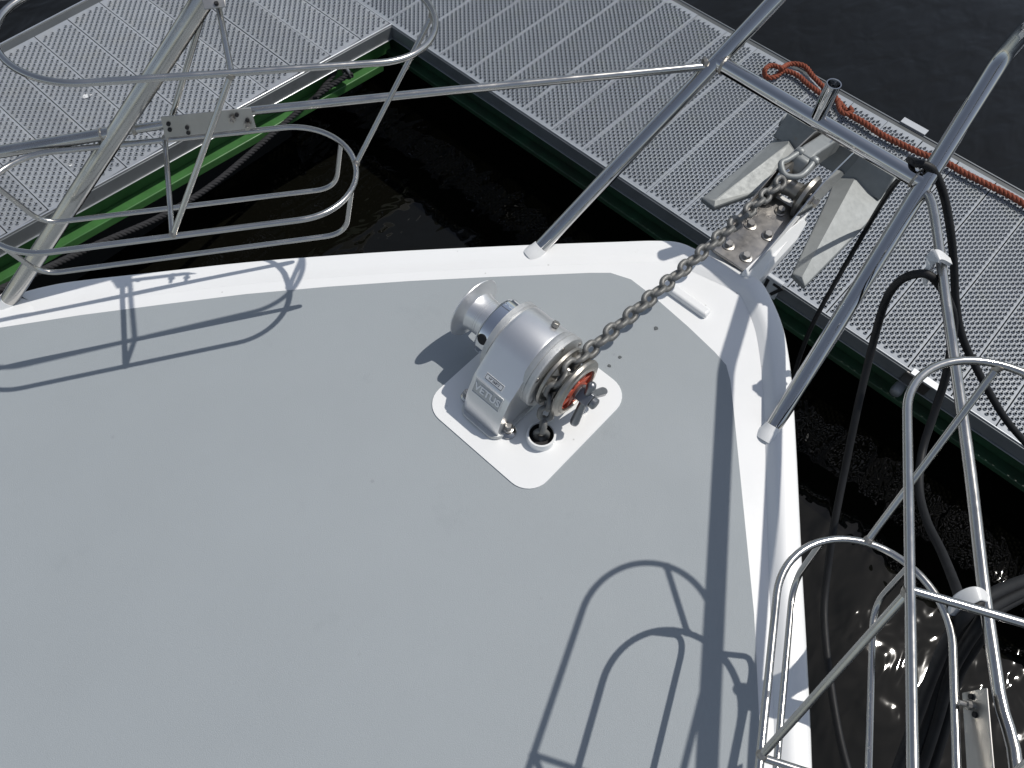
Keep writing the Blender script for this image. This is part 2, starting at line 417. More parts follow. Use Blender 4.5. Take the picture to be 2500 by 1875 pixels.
# finger jetty alongside the boat
def fx(y): return -2.725+(y-.137)*(.150/1.855)          # its slightly slanted front edge
XBK = -3.668
FY1 = .999+6*MP-.005
finger = empty('finger_jetty', (-3.1, .8, DOCKZ), 'narrow grey perforated finger jetty with bright green edge beam beside the port rail', 'jetty')
for k in range(-9, 6):
    y = .999+k*.1705
    L = (fx(y)+fx(y+.17))/2-.004-XBK
    me = plank_mesh('plank', .1705-.004, L, 9, .0169, .0338, .0165, .0053, .0083, .0060, .0022); me.materials.append(M_PLANK2)
    # plank runs along -X from its front end: rotate +90 degrees about z turns +Y into -X
    child('plank', me, finger, (fx(y+.085)-.004, y+.002, DOCKZ+random.uniform(-.0015, .0015)), R(90))
ys0, ys1 = .999-9*.1705, .999+6*.1705
def bar_f(name, o0, o1, z0, z1, m, bev=.002, y0=ys0, y1=ys1):
    b = MB(); b.prism([(fx(y0)+o0, y0, z0), (fx(y0)+o1, y0, z0), (fx(y1)+o1, y1, z0), (fx(y1)+o0, y1, z0)], (0, 0, z1-z0)); return b.build(name, m, finger, 30, bev)
bar_f('edge_angle', .0005, .008, DOCKZ-.004, DOCKZ+.004, M_EDGE)
bar_f('fascia', .002, .012, DOCKZ-.062, DOCKZ-.0045, M_FASC)
bar_f('fascia_lip', .003, .018, DOCKZ-.067, DOCKZ-.0625, M_EDGE)
bar_f('green_beam', -.09, -.028, DOCKZ-.165, DOCKZ-.0675, M_GREEN)
bar_f('green_ledge', -.0275, .036, DOCKZ-.19, DOCKZ-.152, M_GREEN, .004, ys0, ys1-.10)
b = MB(); b.box((XBK-.030, (ys0+ys1)/2, DOCKZ-.014), (.028, (ys1-ys0)/2, .010)); b.build('back_rim', M_RIM, finger, 30, .002)
b = MB(); b.box((XBK-.0625, (ys0+ys1)/2, DOCKZ-.014), (.004, (ys1-ys0)/2, .016)); b.build('back_edge_angle', M_EDGE, finger, 30)
b = MB(); b.box((XBK-.03, (ys0+ys1)/2, DOCKZ-.10), (.03, (ys1-ys0)/2, .07)); b.build('back_beam', M_GREEN, finger, 30)
b = MB(); b.box(((XBK+fx(.9))/2, (ys0+ys1)/2-.1, DOCKZ-.42), (.22, (ys1-ys0)/2-.35, .27)); b.build('float', M_FLOAT, finger, 30, .02)
for x in (XBK+.2, XBK+.55, XBK+.86):
    b = MB(); b.box((x, (ys0+ys1)/2, DOCKZ-.09), (.025, (ys1-ys0)/2-.05, .05)); b.build('bearer', M_FLOAT, finger, 30)
# mooring eye under the finger edge
pe = at(838, 172, DOCKZ-.09)
b = MB(); b.tube([(pe.x+.02+.028*math.cos(t), pe.y, pe.z+.028*math.sin(t)) for t in [k*math.pi/8 for k in range(16)]], .007, 8, True); b.build('mooring_eye', M_BOLT, finger)

# ------------------------------------------------------------------ the boat
boat = empty('motor_yacht', (-.42, .6, 0), 'white motor yacht with grey painted foredeck seen from above', 'boat')
port_px = [(0, 748), (50, 722), (120, 703), (200, 690), (400, 668), (600, 646), (800, 630), (1000, 617), (1300, 603), (1500, 596), (1600, 593), (1660, 598), (1712, 622)]
stbd_px = [(1842, 672), (1872, 694), (1897, 735), (1916, 795), (1930, 860), (1941, 950), (1950, 1100), (1964, 1400), (1975, 1600), (1987, 1875)]
port = [at(x, y, 0) for x, y in port_px]; stbd = [at(x-(14 if y > 760 else 20), y, 0) for x, y in stbd_px]
port = [Vector((-2.02, -1.6, 0)), Vector((-1.93, -.9, 0)), Vector((-1.80, -.40, 0))] + port
stbd = stbd + [Vector((.60, .12, 0)), Vector((.78, -.40, 0)), Vector((.95, -1.0, 0)), Vector((1.02, -1.6, 0))]
edge = spline(port, 5) + spline(stbd, 5)                   # outline from port quarter round the bow to starboard
def inward(i):
    a = edge[max(i-1, 0)]; c = edge[min(i+1, len(edge)-1)]; t = (c-a); t.z = 0; t.normalize()
    return Vector((t.y, -t.x, 0))
NRM = [inward(i) for i in range(len(edge))]
for _ in range(3):
    NRM = [(NRM[max(i-1, 0)]+NRM[i]*2+NRM[min(i+1, len(NRM)-1)]).normalized() for i in range(len(NRM))]
n = len(edge)
# white foredeck sheet
b = MB(); b.prism([(p.x, p.y, -.03) for p in reversed(edge)], (0, 0, .03)); b.build('foredeck', M_WHITE, boat, 30)
# raised toe rail: section swept round the edge, low to port and higher round the starboard bow
sec = [(-.006, -.03), (-.006, .3), (-.002, .75), (.004, .95), (.034, 1.0), (.042, .9), (.050, .55), (.062, .02)]
b = MB()
for i in range(n):
    u = i/(n-1)
    hgt = .004+.012*max(0.0, min(1.0, (u-.50)/.08))
    if u > .80: hgt = .016-.008*min(1.0, (u-.80)/.1)
    for d, z in sec: b.v.append(tuple(edge[i]+NRM[i]*d+Vector((0, 0, z if z < 0 else z*hgt))))
for i in range(n-1):
    for k in range(len(sec)-1):
        a = i*len(sec)+k; b.f.append((a, a+1, a+1+len(sec), a+len(sec)))
b.build('toe_rail', M_WHITE, boat, 60)
# hull flaring inwards to the waterline
hs = [(-.004, -.028), (.012, -.05), (.05, -.20), (.20, -.70), (.36, -1.10), (.44, -1.60)]
b = MB()
for i in range(n):
    for d, z in hs: b.v.append(tuple(edge[i]+NRM[i]*d+Vector((0, 0, z))))
for i in range(n-1):
    for k in range(len(hs)-1):
        a = i*len(hs)+k; b.f.append((a, a+1, a+1+len(hs), a+len(hs)))
b.build('hull', M_WHITE, boat, 60)
# grey non-slip paint
grey_px = [(0, 802), (200, 771), (400, 745), (600, 720), (800, 702), (1000, 688), (1200, 678), (1440, 668), (1490, 668), (1540, 684), (1600, 730), (1680, 800), (1745, 862), (1772, 893), (1782, 930), (1790, 1000), (1815, 1250), (1840, 1500), (1858, 1875)]
grey = [at(x, y, 0) for x, y in grey_px]
grey = [Vector((-1.80, -1.5, 0)), Vector((-1.68, -.5, 0))] + grey + [Vector((.48, .0, 0)), Vector((.74, -.6, 0)), Vector((.80, -1.5, 0))]
b = MB(); b.prism([(p.x, p.y, -.001) for p in reversed(grey)], (0, 0, .0045)); b.build('deck_paint', M_DECK, boat, 30)
# white patch under the windlass
def round_rect(x0, x1, y0, y1, r, z, n=8):
    out = []
    for cx, cy, a0 in ((x1-r, y1-r, 0), (x0+r, y1-r, 90), (x0+r, y0+r, 180), (x1-r, y0+r, 270)):
        for k in range(n+1):
            a = R(a0+90*k/n); out.append(Vector((cx+r*math.cos(a), cy+r*math.sin(a), z)))
    return out
b = MB(); b.prism(round_rect(-.682, -.348, .482, .835, .055, 0), (0, 0, .0062)); b.build('windlass_patch', M_WHITE, boat, 30)
# chain pipe
cp = at(1322, 1058, .03)
CHX, CHY = cp.x, cp.y
b = MB(); b.lathe([(0, .0335), (.022, .0335), (.025, .0325), (.025, .0285), (.022, .0275), (-.05, .0275), (-.05, .0005)], (cp.x, cp.y, .004), (0, 0, 1), 32); pipe = b.build('chain_pipe', M_WHITE, boat, 40)
b = MB(); b.lathe([(0, .0), (.001, .0272), (.018, .0272), (.0185, .0268), (.002, .0262), (.0015, 0)], (cp.x, cp.y, .006), (0, 0, 1), 28); b.build('pipe_bore', M_DARK, pipe, 40)
# bow platform: raised nose that carries the roller
CX = -.405
b = MB()
nose = [(CX-.082, 1.285), (CX-.080, 1.34), (CX-.066, 1.50), (CX-.060, 1.60), (CX+.060, 1.60), (CX+.070, 1.50), (CX+.082, 1.36), (CX+.085, 1.29)]
b.prism([Vector((x, y, -.07)) for x, y in nose], (0, 0, .0712)); b.build('bow_platform', M_WHITE, boat, 30)
# white side flange of the platform, starboard
fl = [at(1812, 662, .03), at(1848, 690, .0), at(1945, 585, -.02), at(1972, 540, .01), at(1962, 528, .03), at(1905, 575, .035)]
b = MB(); b.prism([Vector((p.x, p.y, p.z)) for p in fl], (0, 0, -.05)); b.build('platform_flange', M_WHITE, boat, 30, .006, 3)
# low moulded step ahead of the windlass
a0, a1 = at(1640, 705, .01), at(1716, 765, .01)
b = MB(); b.box(((a0.x+a1.x)/2, (a0.y+a1.y)/2+.005, .006), (.062, .014, .010)); b.build('deck_step', M_WHITE, boat, 30, .007, 3)
# ------------------------------------------------------------------ bow rail
rail = empty('bow_rail', (-.4, 1.0, 0), 'polished stainless steel bow rail of thick tubes round the foredeck', 'railing')
ZJ = .37
LB, RB = at(1312, 612, .0), at(1882, 1052, .0)
LJ, RJ = at(1750, 150, ZJ), at(2256, 448, ZJ)
def along(a, b_, t): return a+(b_-a)*t
RT = .0190
def tube_obj(name, pts, r, m, parent, seg=20, closed=False):
    t = MB(); t.tube(pts, r, seg, closed); return t.build(name, m, parent, 50)
# stanchions rise forward, bend and run aft as the top rail
LT = along(LB, LJ, 1.45)
top_l = [LB, LJ, LT, Vector((-.76, 1.60, .655)), Vector((-.84, 1.47, .70)), Vector((-1.00, 1.19, .70)), Vector((-1.15, .97, .70)), Vector((-1.29, .72, .70)), Vector((-1.52, .30, .72)), Vector((-1.85, -.4, .73)), Vector((-2.0, -1.4, .73))]
tube_obj('stanchion', fillet(top_l, [.0, .07, .06, .3, .5, .5, .5, .5, .5], 10), RT, M_POL, rail)
RT0 = along(RB, RJ, 1.45)
RA = at(1771, 900, 0)+SDIR*(.70/SDIR.z); RBK = at(1722, 1875, 0)+SDIR*(.70/SDIR.z)     # straight run of the top rail
top_r = [RB, RJ, RT0, at(2545, 28, .64), RA, RA+(RBK-RA)*.35, RA+(RBK-RA)*.7, RBK, RA+(RBK-RA)*1.45, Vector((1.0, -.4, .72)), Vector((1.12, -1.4, .72))]
tube_obj('stanchion', fillet(top_r, [.0, .07, .06, .3, .5, .5, .5, .5, .5], 10), RT, M_POL, rail)
tube_obj('cross_bar', [LJ, RJ], .0185, M_POL, rail, 24)
# aft port stanchion, raked like the others
AB = at(18, 738, .0); AM = at(287, 322, .42); AT = along(AB, AM, 1.75)
tube_obj('stanchion', [AB, AM, AT], .0195, M_SAT, rail, 24)
# middle rails
PA = at(0, 371, .40); PA2 = at(-300, 430, .40)
mid_l = [along(LJ, LB, .02), at(1100, 221, .39), at(620, 270, .405), AM]
tube_obj('mid_rail', mid_l, .0092, M_SAT, rail)
tube_obj('mid_rail', [AM, PA, PA2, Vector((-2.1, -1.2, .42))], .0125, M_SAT, rail)
mid_r = [along(RJ, RB, .03), at(2276, 500, .37), at(2310, 740, .38), at(2332, 892, .385), at(2368, 1150, .395), at(2402, 1440, .405), at(2438, 1690, .415), at(2490, 2050, .42), Vector((.80, -.2, .44)), Vector((1.05, -1.3, .45))]
tube_obj('mid_rail', spline(mid_r, 5), .0095, M_SAT, rail)
# staff socket on the cross bar, open at the top
ct = along(LJ, RJ, .505)+Vector((0, 0, .012))
b = MB(); b.lathe([(0, .0165), (.088, .0165), (.0895, .0160), (.0895, .0138), (.088, .0132), (.012, .0130), (.011, .0003)], ct, (.02, -.01, 1), 32); b.build('staff_socket', M_POL, rail, 40)
# weld beads at the joints
def bead(c, ax, r, th=.0035):
    ax = Vector(ax).normalized(); a = Vector((0, 0, 1)) if abs(ax.z) < .9 else Vector((1, 0, 0))
    u = (a-ax*a.dot(ax)).normalized(); w = ax.cross(u)
    t = MB(); t.tube([Vector(c)+(u*math.cos(k*math.pi/12)+w*math.sin(k*math.pi/12))*r for k in range(24)], th, 6, True); t.build('weld', M_WELD, rail)
xb = (RJ-LJ).normalized()
bead(LJ+xb*.021, xb, .0187); bead(RJ-xb*.021, xb, .0187)
def collar_weld(c, toward, r0):
    d = (Vector(toward)-Vector(c)).normalized(); t = MB()
    t.lathe([(r0*1.55, r0*.72), (r0*1.75, r0*.66), (r0*1.95, r0*.55)], c, d, 14); t.build('weld', M_WELD, rail, 60)
collar_weld(AM, at(620, 270, .405), .0185); collar_weld(LJ, at(1100, 221, .39), .0180); collar_weld(AM, PA, .0195)
# white deck sockets of the stanchions
for p, d in ((LB, LJ-LB), (RB, RJ-RB), (AB, AM-AB)):
    d = d.normalized(); t = MB()
    t.lathe([(-.02, .028), (.0, .0250), (.006, .0222), (.016, .0208), (.018, .0200), (.018, .019)], p-d*.004, d, 28)
    t.build('stanchion_socket', M_WHITE, boat, 50)

# ------------------------------------------------------------------ fender baskets
def basket(name, label, N, E, NU, EU, w, sgn, extras):
    bk = empty(name, N, label, 'fender basket', 'fender baskets on the bow rail')
    r = .0062
    def stad(N_, E_):
        C = N_.copy()
        for _ in range(40):
            u = E_-C; L = u.length; u.normalize()
            v = Vector((-u.y, u.x, 0)).normalized()*sgn
            C = N_+v*w
        return C, u, v, L
    def loop(C, u, v, L, m=30):
        pts = []
        for k in range(m+1):
            t = -math.pi/2+math.pi*k/m; pts.append(C+u*(L-w+w*math.cos(t))+v*(w*math.sin(t)))
        for k in range(m+1):
            t = math.pi/2+math.pi*k/m; pts.append(C+u*(-(L*extras-w)+w*math.cos(t))+v*(w*math.sin(t)))
        return pts
    lo = stad(N, E); up = stad(NU, EU)
    tube_obj('lower_hoop', loop(*lo), r, M_SAT, bk, 12, True)
    tube_obj('upper_hoop', loop(*up), r, M_SAT, bk, 12, True)
    def P_(s, a, bb): return s[0]+s[1]*(a*s[3]*(extras if a < 0 else 1))+s[2]*(bb*w)
    tube_obj('cross_bar', [P_(lo, 0, -1), P_(lo, 0, 1)], r*.9, M_SAT, bk, 12)
    tube_obj('cross_bar', [P_(up, 0, -1), P_(up, 0, 1)], r*.9, M_SAT, bk, 12)
    for a, bb in ((0, -1), (0, 1), (1, 0), (-1, 0)):
        A_, B_ = P_(up, a, bb), P_(lo, a, bb)
        tube_obj('strut', [A_, B_], r*.9, M_SAT, bk, 12)
        for q0, q1 in ((A_, B_), (B_, A_)):
            dr = (q1-q0).normalized(); t = MB()
            t.lathe([(.002, r*1.35), (.0065, r*1.22), (.0095, r*1.02), (.011, r*.9)], q0, dr, 10); t.build('weld', M_WELD, bk, 60)
    for s_ in (-1, 1):
        d = Vector((0, 0, -.135))
        ins = .52*s_
        e0 = lo[0]+lo[1]*(lo[3]-w+w*math.cos(math.asin(ins)))+lo[2]*(ins*w)
        e1 = lo[0]-lo[1]*(lo[3]*extras-w+w*math.cos(math.asin(ins)))+lo[2]*(ins*w)
        c0 = e0-lo[1]*.035+d; c1 = e1+lo[1]*.035+d
        tube_obj('bottom_rod', fillet([e0, c0, c1, e1], .055, 14), r*.9, M_SAT, bk, 12)
    return bk, lo, up
bkL, loL, upL = basket('fender_basket', 'empty stainless wire fender basket on the port rail, over the finger jetty', at(421, 577, .386), at(868, 402, .354), at(565, 178, .668), at(1058, 32, .615), .134, 1, .93)
bkR, loR, upR = basket('fender_basket', 'empty stainless wire fender basket on the starboard rail beside the coiled hoses', at(1856, 1848, .41), at(2115, 1325, .37), at(2222, 1440, .69), at(2440, 890, .63), .134, -1, 1.0)

def clamp(bk, corners, n, holes, bolts):
    """folded sheet clamp between basket and rail"""
    b = MB(); b.prism([Vector(c) for c in corners], Vector(n)*.0025)
    o = b.build('clamp_plate', M_CLAMP, bk, 30, .0008)
    ex = (Vector(corners[1])-Vector(corners[0])).normalized(); nn = Vector(n).normalized()
    for c in holes:
        h = MB(); h.lathe([(-.0004, .0), (-.0003, .0042), (.0035, .0042), (.0036, .0)], Vector(c), nn, 12); h.build('bolt_hole', M_DARK, o)
    for c in bolts:
        h = MB(); h.lathe([(-.004, 0), (-.004, .004), (.009, .004), (.009, .0075), (.015, .0075), (.015, .004), (.026, .004), (.026, 0)], Vector(c), nn, 10); h.build('clamp_bolt', M_BOLT, o)
    return o
z1, z0 = .425, .395
cl = [at(392, 284, .452), at(612, 262, .452), at(626, 312, .408), at(404, 336, .408)]
nL = (cl[1]-cl[0]).cross(cl[3]-cl[0]).normalized()
if nL.z < 0: nL = -nL
def onq(c, u, v): return (c[0]*(1-u)+c[1]*u)*(1-v)+(c[3]*(1-u)+c[2]*u)*v
clamp(bkL, cl, nL, [onq(cl, .07, .35)+nL*.0022, onq(cl, .07, .62)+nL*.0022, onq(cl, .26, .6)+nL*.0022, onq(cl, .26, .85)+nL*.0022, onq(cl, .83, .25)+nL*.0022, onq(cl, .93, .55)+nL*.0022], [onq(cl, .77, .4), onq(cl, .92, .75)])
cr = [at(2352, 1692, .385), at(2412, 1680, .435), at(2440, 2000, .435), at(2372, 2010, .385)]
nR = (cr[1]-cr[0]).cross(cr[3]-cr[0]).normalized()
if nR.z < 0: nR = -nR
clamp(bkR, cr, nR, [onq(cr, .4, .05)+nR*.0022, onq(cr, .5, .2)+nR*.0022, onq(cr, .25, .1)+nR*.0022], [onq(cr, .45, .13)])
ct_ = [at(485, -30, .70), at(545, -35, .70), at(552, 18, .68), at(500, 25, .68)]
nT = Vector((0, 0, 1)); clamp(bkL, ct_, nT, [onq(ct_, .6, .85)+nT*.0022], [])

# ------------------------------------------------------------------ windlass
wl = empty('anchor_windlass', (-.55, .70, .006), 'silver aluminium anchor windlass with orange clutch on white deck patch', 'windlass')
AY, AZ = .70, .122
def onx(x): return Vector((x, AY, AZ))
XD = Vector((1, 0, 0))
# housing profile in the y-z plane
def housing_profile(rd, foot):
    pr = []
    for k in range(25):
        a = R(-35+170*k/24); pr.append((AY+rd*math.cos(a), AZ+rd*math.sin(a)))
    pr += foot
    return pr
foot = [(.578, .128), (.574, .124), (.556, .088), (.549, .074), (.538, .034), (.536, .014), (.80, .014), (.80, .05)]
pr = housing_profile(.090, foot)
b = MB()
def sect(x, s=0.0):
    cy = sum(p[0] for p in pr)/len(pr); cz = AZ
    out = []
    for y, z in pr:
        out.append((x, y+(AY-.06-y)*s, z+(.10-z)*s))
    return out
xs = [(-.603, .035), (-.599, .010), (-.592, 0), (-.512, 0), (-.503, .008), (-.498, .03)]
for x, s in xs: b.v += sect(x, s)
m = len(pr)
for i in range(len(xs)-1):
    for k in range(m):
        l = (k+1) % m; b.f.append((i*m+k, i*m+l, (i+1)*m+l, (i+1)*m+k))
b.f.append(tuple(range(m-1, -1, -1))); b.f.append(tuple((len(xs)-1)*m+k for k in range(m)))
hous = b.build('housing', M_ALU, wl, 28)
# base flange
b = MB()
bp = round_rect(-.612, -.488, .524, .815, .03, .0065)
b.prism(bp, (0, 0, .010)); b.build('base_flange', M_CAST, wl, 30, .004, 3)
# raised drum band, right-hand gear case
b = MB(); b.lathe([(0, .0), (0, .080), (.004, .0905), (.016, .0905), (.020, .084), (.020, 0)], onx(-.622), XD, 64); b.build('side_ring', M_CAST, wl, 30)
b = MB(); b.lathe([(-.010, .086), (-.006, .0900), (.000, .0925), (.008, .0930), (.0095, .0910), (.0110, .0930), (.021, .0930), (.0245, .0905), (.0250, .040), (.025, 0)], onx(-.500), XD, 64); gc = b.build('gear_cover', M_CAST, wl, 30)
for k in range(6):
    a = R(20+60*k); c = Vector((-.4752, AY+.082*math.cos(a), AZ+.082*math.sin(a)))
    t = MB(); t.lathe([(-.003, 0), (-.003, .0052), (.0012, .0052), (.0012, .0025), (-.001, .0025), (-.001, 0)], c, XD, 14); t.build('cover_screw', M_BOLT, gc)
# chrome collar with lever hole
b = MB(); b.lathe([(0, .0), (0, .064), (.003, .0715), (.006, .0735), (.0075, .0715), (.034, .0715), (.036, 0)], onx(-.658), XD, 72); col_ = b.build('collar', M_CHROME, wl, 25)
hv = at(1183, 838, .115); hd_ = Vector((0, hv.y-AY, .165-AZ))
ang = R(152); hn = Vector((0, math.cos(ang), math.sin(ang)))
t = MB(); t.lathe([(-.0060, 0), (-.0060, .0105), (.0008, .0108), (.0012, .0122), (.0003, .0130)], Vector((-.6375, AY, AZ))+hn*.0712, hn, 24); t.build('lever_hole', M_DARK, col_)
# warping head
b = MB(); b.lathe([(0, 0), (0, .050), (.0005, .0740), (.0025, .0765), (.0045, .0755), (.007, .066), (.011, .055), (.016, .0490), (.024, .0462), (.040, .0450), (.056, .0452), (.068, .0465), (.070, 0)], onx(-.727), XD, 64); wh = b.build('warping_head', M_ALU, wl, 30)
for d in (.036, .040, .046):
    t = MB(); t.tube([onx(-.727+d)+Vector((0, math.cos(k*math.pi/24), math.sin(k*math.pi/24)))*.0451 for k in range(48)], .0004, 4, True); t.build('groove', M_CAST, wh)
# gypsy: inner flange with pockets, hub, outer flange
b = MB(); b.lathe([(0, 0), (0, .074), (.003, .077), (.009, .076), (.013, .062), (.018, .046), (.026, .043), (.032, .046), (.036, .058), (.041, .072), (.046, .075), (.052, .0735), (.0535, .0700), (.0545, .0620), (.0575, .0600), (.0575, .0540), (.052, .0530), (.040, .0520), (.040, 0)], onx(-.468), XD, 64); gy = b.build('gypsy', M_NICK, wl, 30)
for k in range(10):
    a = 2*math.pi*k/10+.12
    for x0, sg in ((-.4575, 1), (-.4305, -1)):
        ra = Vector((0, math.cos(a), math.sin(a))); ta = Vector((0, -math.sin(a), math.cos(a)))
        c = Vector((x0, AY, AZ))+ra*.055
        t = MB(); t.add([c+ra*.018-ta*.010, c+ra*.018+ta*.010, c-ra*.012+ta*.007, c-ra*.012-ta*.007, c+XD*(.010*sg)+ra*.006],
                        [(0, 1, 2, 3), (0, 4, 1), (1, 4, 2), (2, 4, 3), (3, 4, 0)]); t.build('pocket_tooth', M_NICK, gy, 20)
# orange clutch cone with webs
b = MB(); b.lathe([(0, .0525), (.013, .0518), (.0135, .0500), (.003, .0485), (.0025, .030), (.014, .026), (.016, .0)], onx(-.4275), XD, 48); cl_ = b.build('clutch_cone', M_RED, wl, 30)
for k in range(8):
    a = 2*math.pi*k/8+.2; ra = Vector((0, math.cos(a), math.sin(a))); ta = Vector((0, -math.sin(a), math.cos(a)))
    c = onx(-.4235); t = MB()
    poly = [c+ra*.024-ta*.009, c+ra*.024+ta*.009, c+ra*.047+ta*.0015, c+ra*.047-ta*.0015]
    t.prism(poly, XD*.009); t.build('clutch_web', M_RED, cl_, 20)
# handle: square hub with three arms
b = MB(); b.lathe([(0, .016), (.010, .020), (.012, .020)], onx(-.416), XD, 24)
hubm = Matrix.Rotation(R(32), 3, 'X')
b.box(onx(-.390), (.017, .0155, .0155), hubm)
b.lathe([(0, .0135), (.010, .0135), (.013, .011), (.0135, 0)], onx(-.373), XD, 24)
hub = b.build('handle_hub', M_GRIP, wl, 30, .003, 2)
def arm(direc, L):
    d = Vector(direc).normalized(); t = MB()
    t.lathe([(.010, .0085), (L-.011, .0108), (L-.004, .0090), (L-.001, .0050), (L, 0)], onx(-.390), d, 18); t.build('handle_arm', M_GRIP, hub, 50)
for q_, L_ in (((.004, .010, .048), .052), ((.006, .067, -.058), .092), ((.006, -.036, -.066), .082)): arm(q_, L_)
# top hex bolt, foot bolts
def hexbolt(c, ax, rw, rh, hh, parent, m=M_BOLT, washer=True):
    t = MB()
    if washer: t.lathe([(0, 0), (0, rw), (.002, rw), (.0025, rw*.92), (.0025, 0)], c, ax, 24)
    t.lathe([(.0025, rh), (hh, rh), (hh+.001, rh*.86), (hh+.001, 0)], c, ax, 6)
    return t.build('bolt', m, parent, 30)
an = R(58); hexbolt(Vector((-.528, AY+.0895*math.cos(an), AZ+.0895*math.sin(an))), (0, math.cos(an), math.sin(an)), .008, .0085, .012, hous, M_NICK, False)
for px_ in ((1241, 1052),):
    c = at(*px_, .012)
    t = MB(); t.lathe([(0, 0), (0, .019), (.006, .019), (.010, .014), (.0105, 0)], (c.x, c.y, .0063), (0, 0, 1), 28); t.build('foot_pad', M_SAT, wl, 40)
    t = MB(); t.box((c.x-.016, c.y+.010, .019), (.020, .011, .0045), Matrix.Rotation(R(-20), 3, 'Z')); t.build('foot_lug', M_CAST, wl, 30, .003)
    hexbolt(Vector((c.x, c.y, .0235)), (0, 0, 1), .012, .0085, .017, wl)
c = at(1140, 985, .012)
t = MB(); t.lathe([(0, 0), (0, .016), (.006, .016), (.010, .012), (.0105, 0)], (c.x-.012, c.y+.015, .0063), (0, 0, 1), 24); t.build('foot_pad', M_SAT, wl, 40)
hexbolt(Vector((c.x-.012, c.y+.015, .0165)), (0, 0, 1), .011, .0085, .017, wl)
# maker's name in raised letters and serial plate
e0 = Vector((0, .556, .088)); e1 = Vector((0, .574, .124)); upv = (e1-e0).normalized(); nv = Vector((1, 0, 0)).cross(upv)
ctr = Vector((-.5525, (.556+.574)/2, (.088+.124)/2))
def frame_bar(c, hx, hy, nm='name_frame'):
    t = MB(); Mx = Matrix((XD, upv, nv)).transposed(); t.box(c+nv*.0008, (hx, hy, .0012), Mx); t.build(nm, M_ALU, hous, 30, .0005)
t = MB(); t.box(ctr+nv*.0003, (.039, .0185, .0004), Matrix((XD, upv, nv)).transposed()); t.build('name_panel', M_CAST, hous, 30)
frame_bar(ctr+upv*.0195, .040, .0012); frame_bar(ctr-upv*.0195, .040, .0012); frame_bar(ctr+XD*.0395, .0012, .0185); frame_bar(ctr-XD*.0395, .0012, .0185)
put_text('maker_name', 'VETUS', .0255, .0008, ctr+nv*.0016, XD, upv, M_LETTER, hous, bold=.0006)
sl0 = Vector((0, .578, .128)); sl1 = Vector((0, AY+.090*math.cos(R(135)), AZ+.090*math.sin(R(135)))); su = (sl1-sl0).normalized(); sn = XD.cross(su)
lc = Vector((-.5520, 0, 0))+sl0+su*.0115
t = MB(); t.box(lc+sn*.0006, (.026, .0075, .0005), Matrix((XD, su, sn)).transposed()); t.build('serial_plate', M_LABEL, hous, 30)
for hx, hy, off in ((.0235, .0004, su*.006), (.0235, .0004, -su*.006), (.0004, .006, XD*.0235), (.0004, .006, -XD*.0235)):
    t = MB(); t.box(lc+off+sn*.0013, (hx, hy, .0002), Matrix((XD, su, sn)).transposed()); t.build('serial_border', M_INK, hous, 0)
put_text('serial_number', 'N\u00ba 06873', .0078, .0001, lc+sn*.0014, XD, su, M_INK, hous)

# ------------------------------------------------------------------ anchor chain
chain = empty('anchor_chain', (CX, 1.1, .1), 'weathered grey steel anchor chain from windlass to bow roller', 'chain')
GX = -.444
PIT, WIRE = .0345, .0067
def link_mesh(L=.0474, Wd=.0390, r=WIRE):
    pts = []; rr = (Wd-2*r)/2; hl = (L-2*r)/2-rr
    for k in range(9): t = -math.pi/2+math.pi*k/8; pts.append(Vector((hl+rr*math.cos(t), rr*math.sin(t), 0)))
    for k in range(9): t = math.pi/2+math.pi*k/8; pts.append(Vector((-hl+rr*math.cos(t), rr*math.sin(t), 0)))
    t = MB(); t.tube(pts, r, 10, True); return t.mesh('chain_link')
lm = link_mesh(); lm.materials.append(M_CHAIN)
lm.polygons.foreach_set('use_smooth', [True]*len(lm.polygons))
GR = .058
path = [Vector((CHX, CHY, -.03)), Vector((CHX, CHY, .03)), Vector((CHX-.006, CHY+.012, .065))]
for k in range(11):
    a = R(172-8.6*k); path.append(Vector((GX, AY+GR*math.cos(a), AZ+GR*math.sin(a))))
ROL = at(1926, 427, .103)
for t_ in (.1, .25, .4, .55, .7, .85, 1.0):
    a = path[13]; p = a.lerp(ROL, t_); p.z -= .007*math.sin(math.pi*t_); path.append(p)
path = spline(path, 6)
pts = resample(path, PIT)
for i in range(len(pts)-1):
    c = (pts[i]+pts[i+1])/2; d = (pts[i+1]-pts[i]).normalized()
    base = Vector((1, 0, 0)); base = (base-d*base.dot(d)).normalized(); up_ = d.cross(base)
    ang_ = (R(42) if i % 2 else R(-48))+random.uniform(-.12, .12)
    y_ = base*math.cos(ang_)+up_*math.sin(ang_); z_ = d.cross(y_)
    o = bpy.data.objects.new('chain_link', lm); COL.objects.link(o); o.parent = chain
    Mw = Matrix(((d.x, y_.x, z_.x), (d.y, y_.y, z_.y), (d.z, y_.z, z_.z)))
    o.rotation_euler = Mw.to_euler(); o.location = c-chain.location
# the dark shackle and bow shackle at its end
SH = pts[-1]

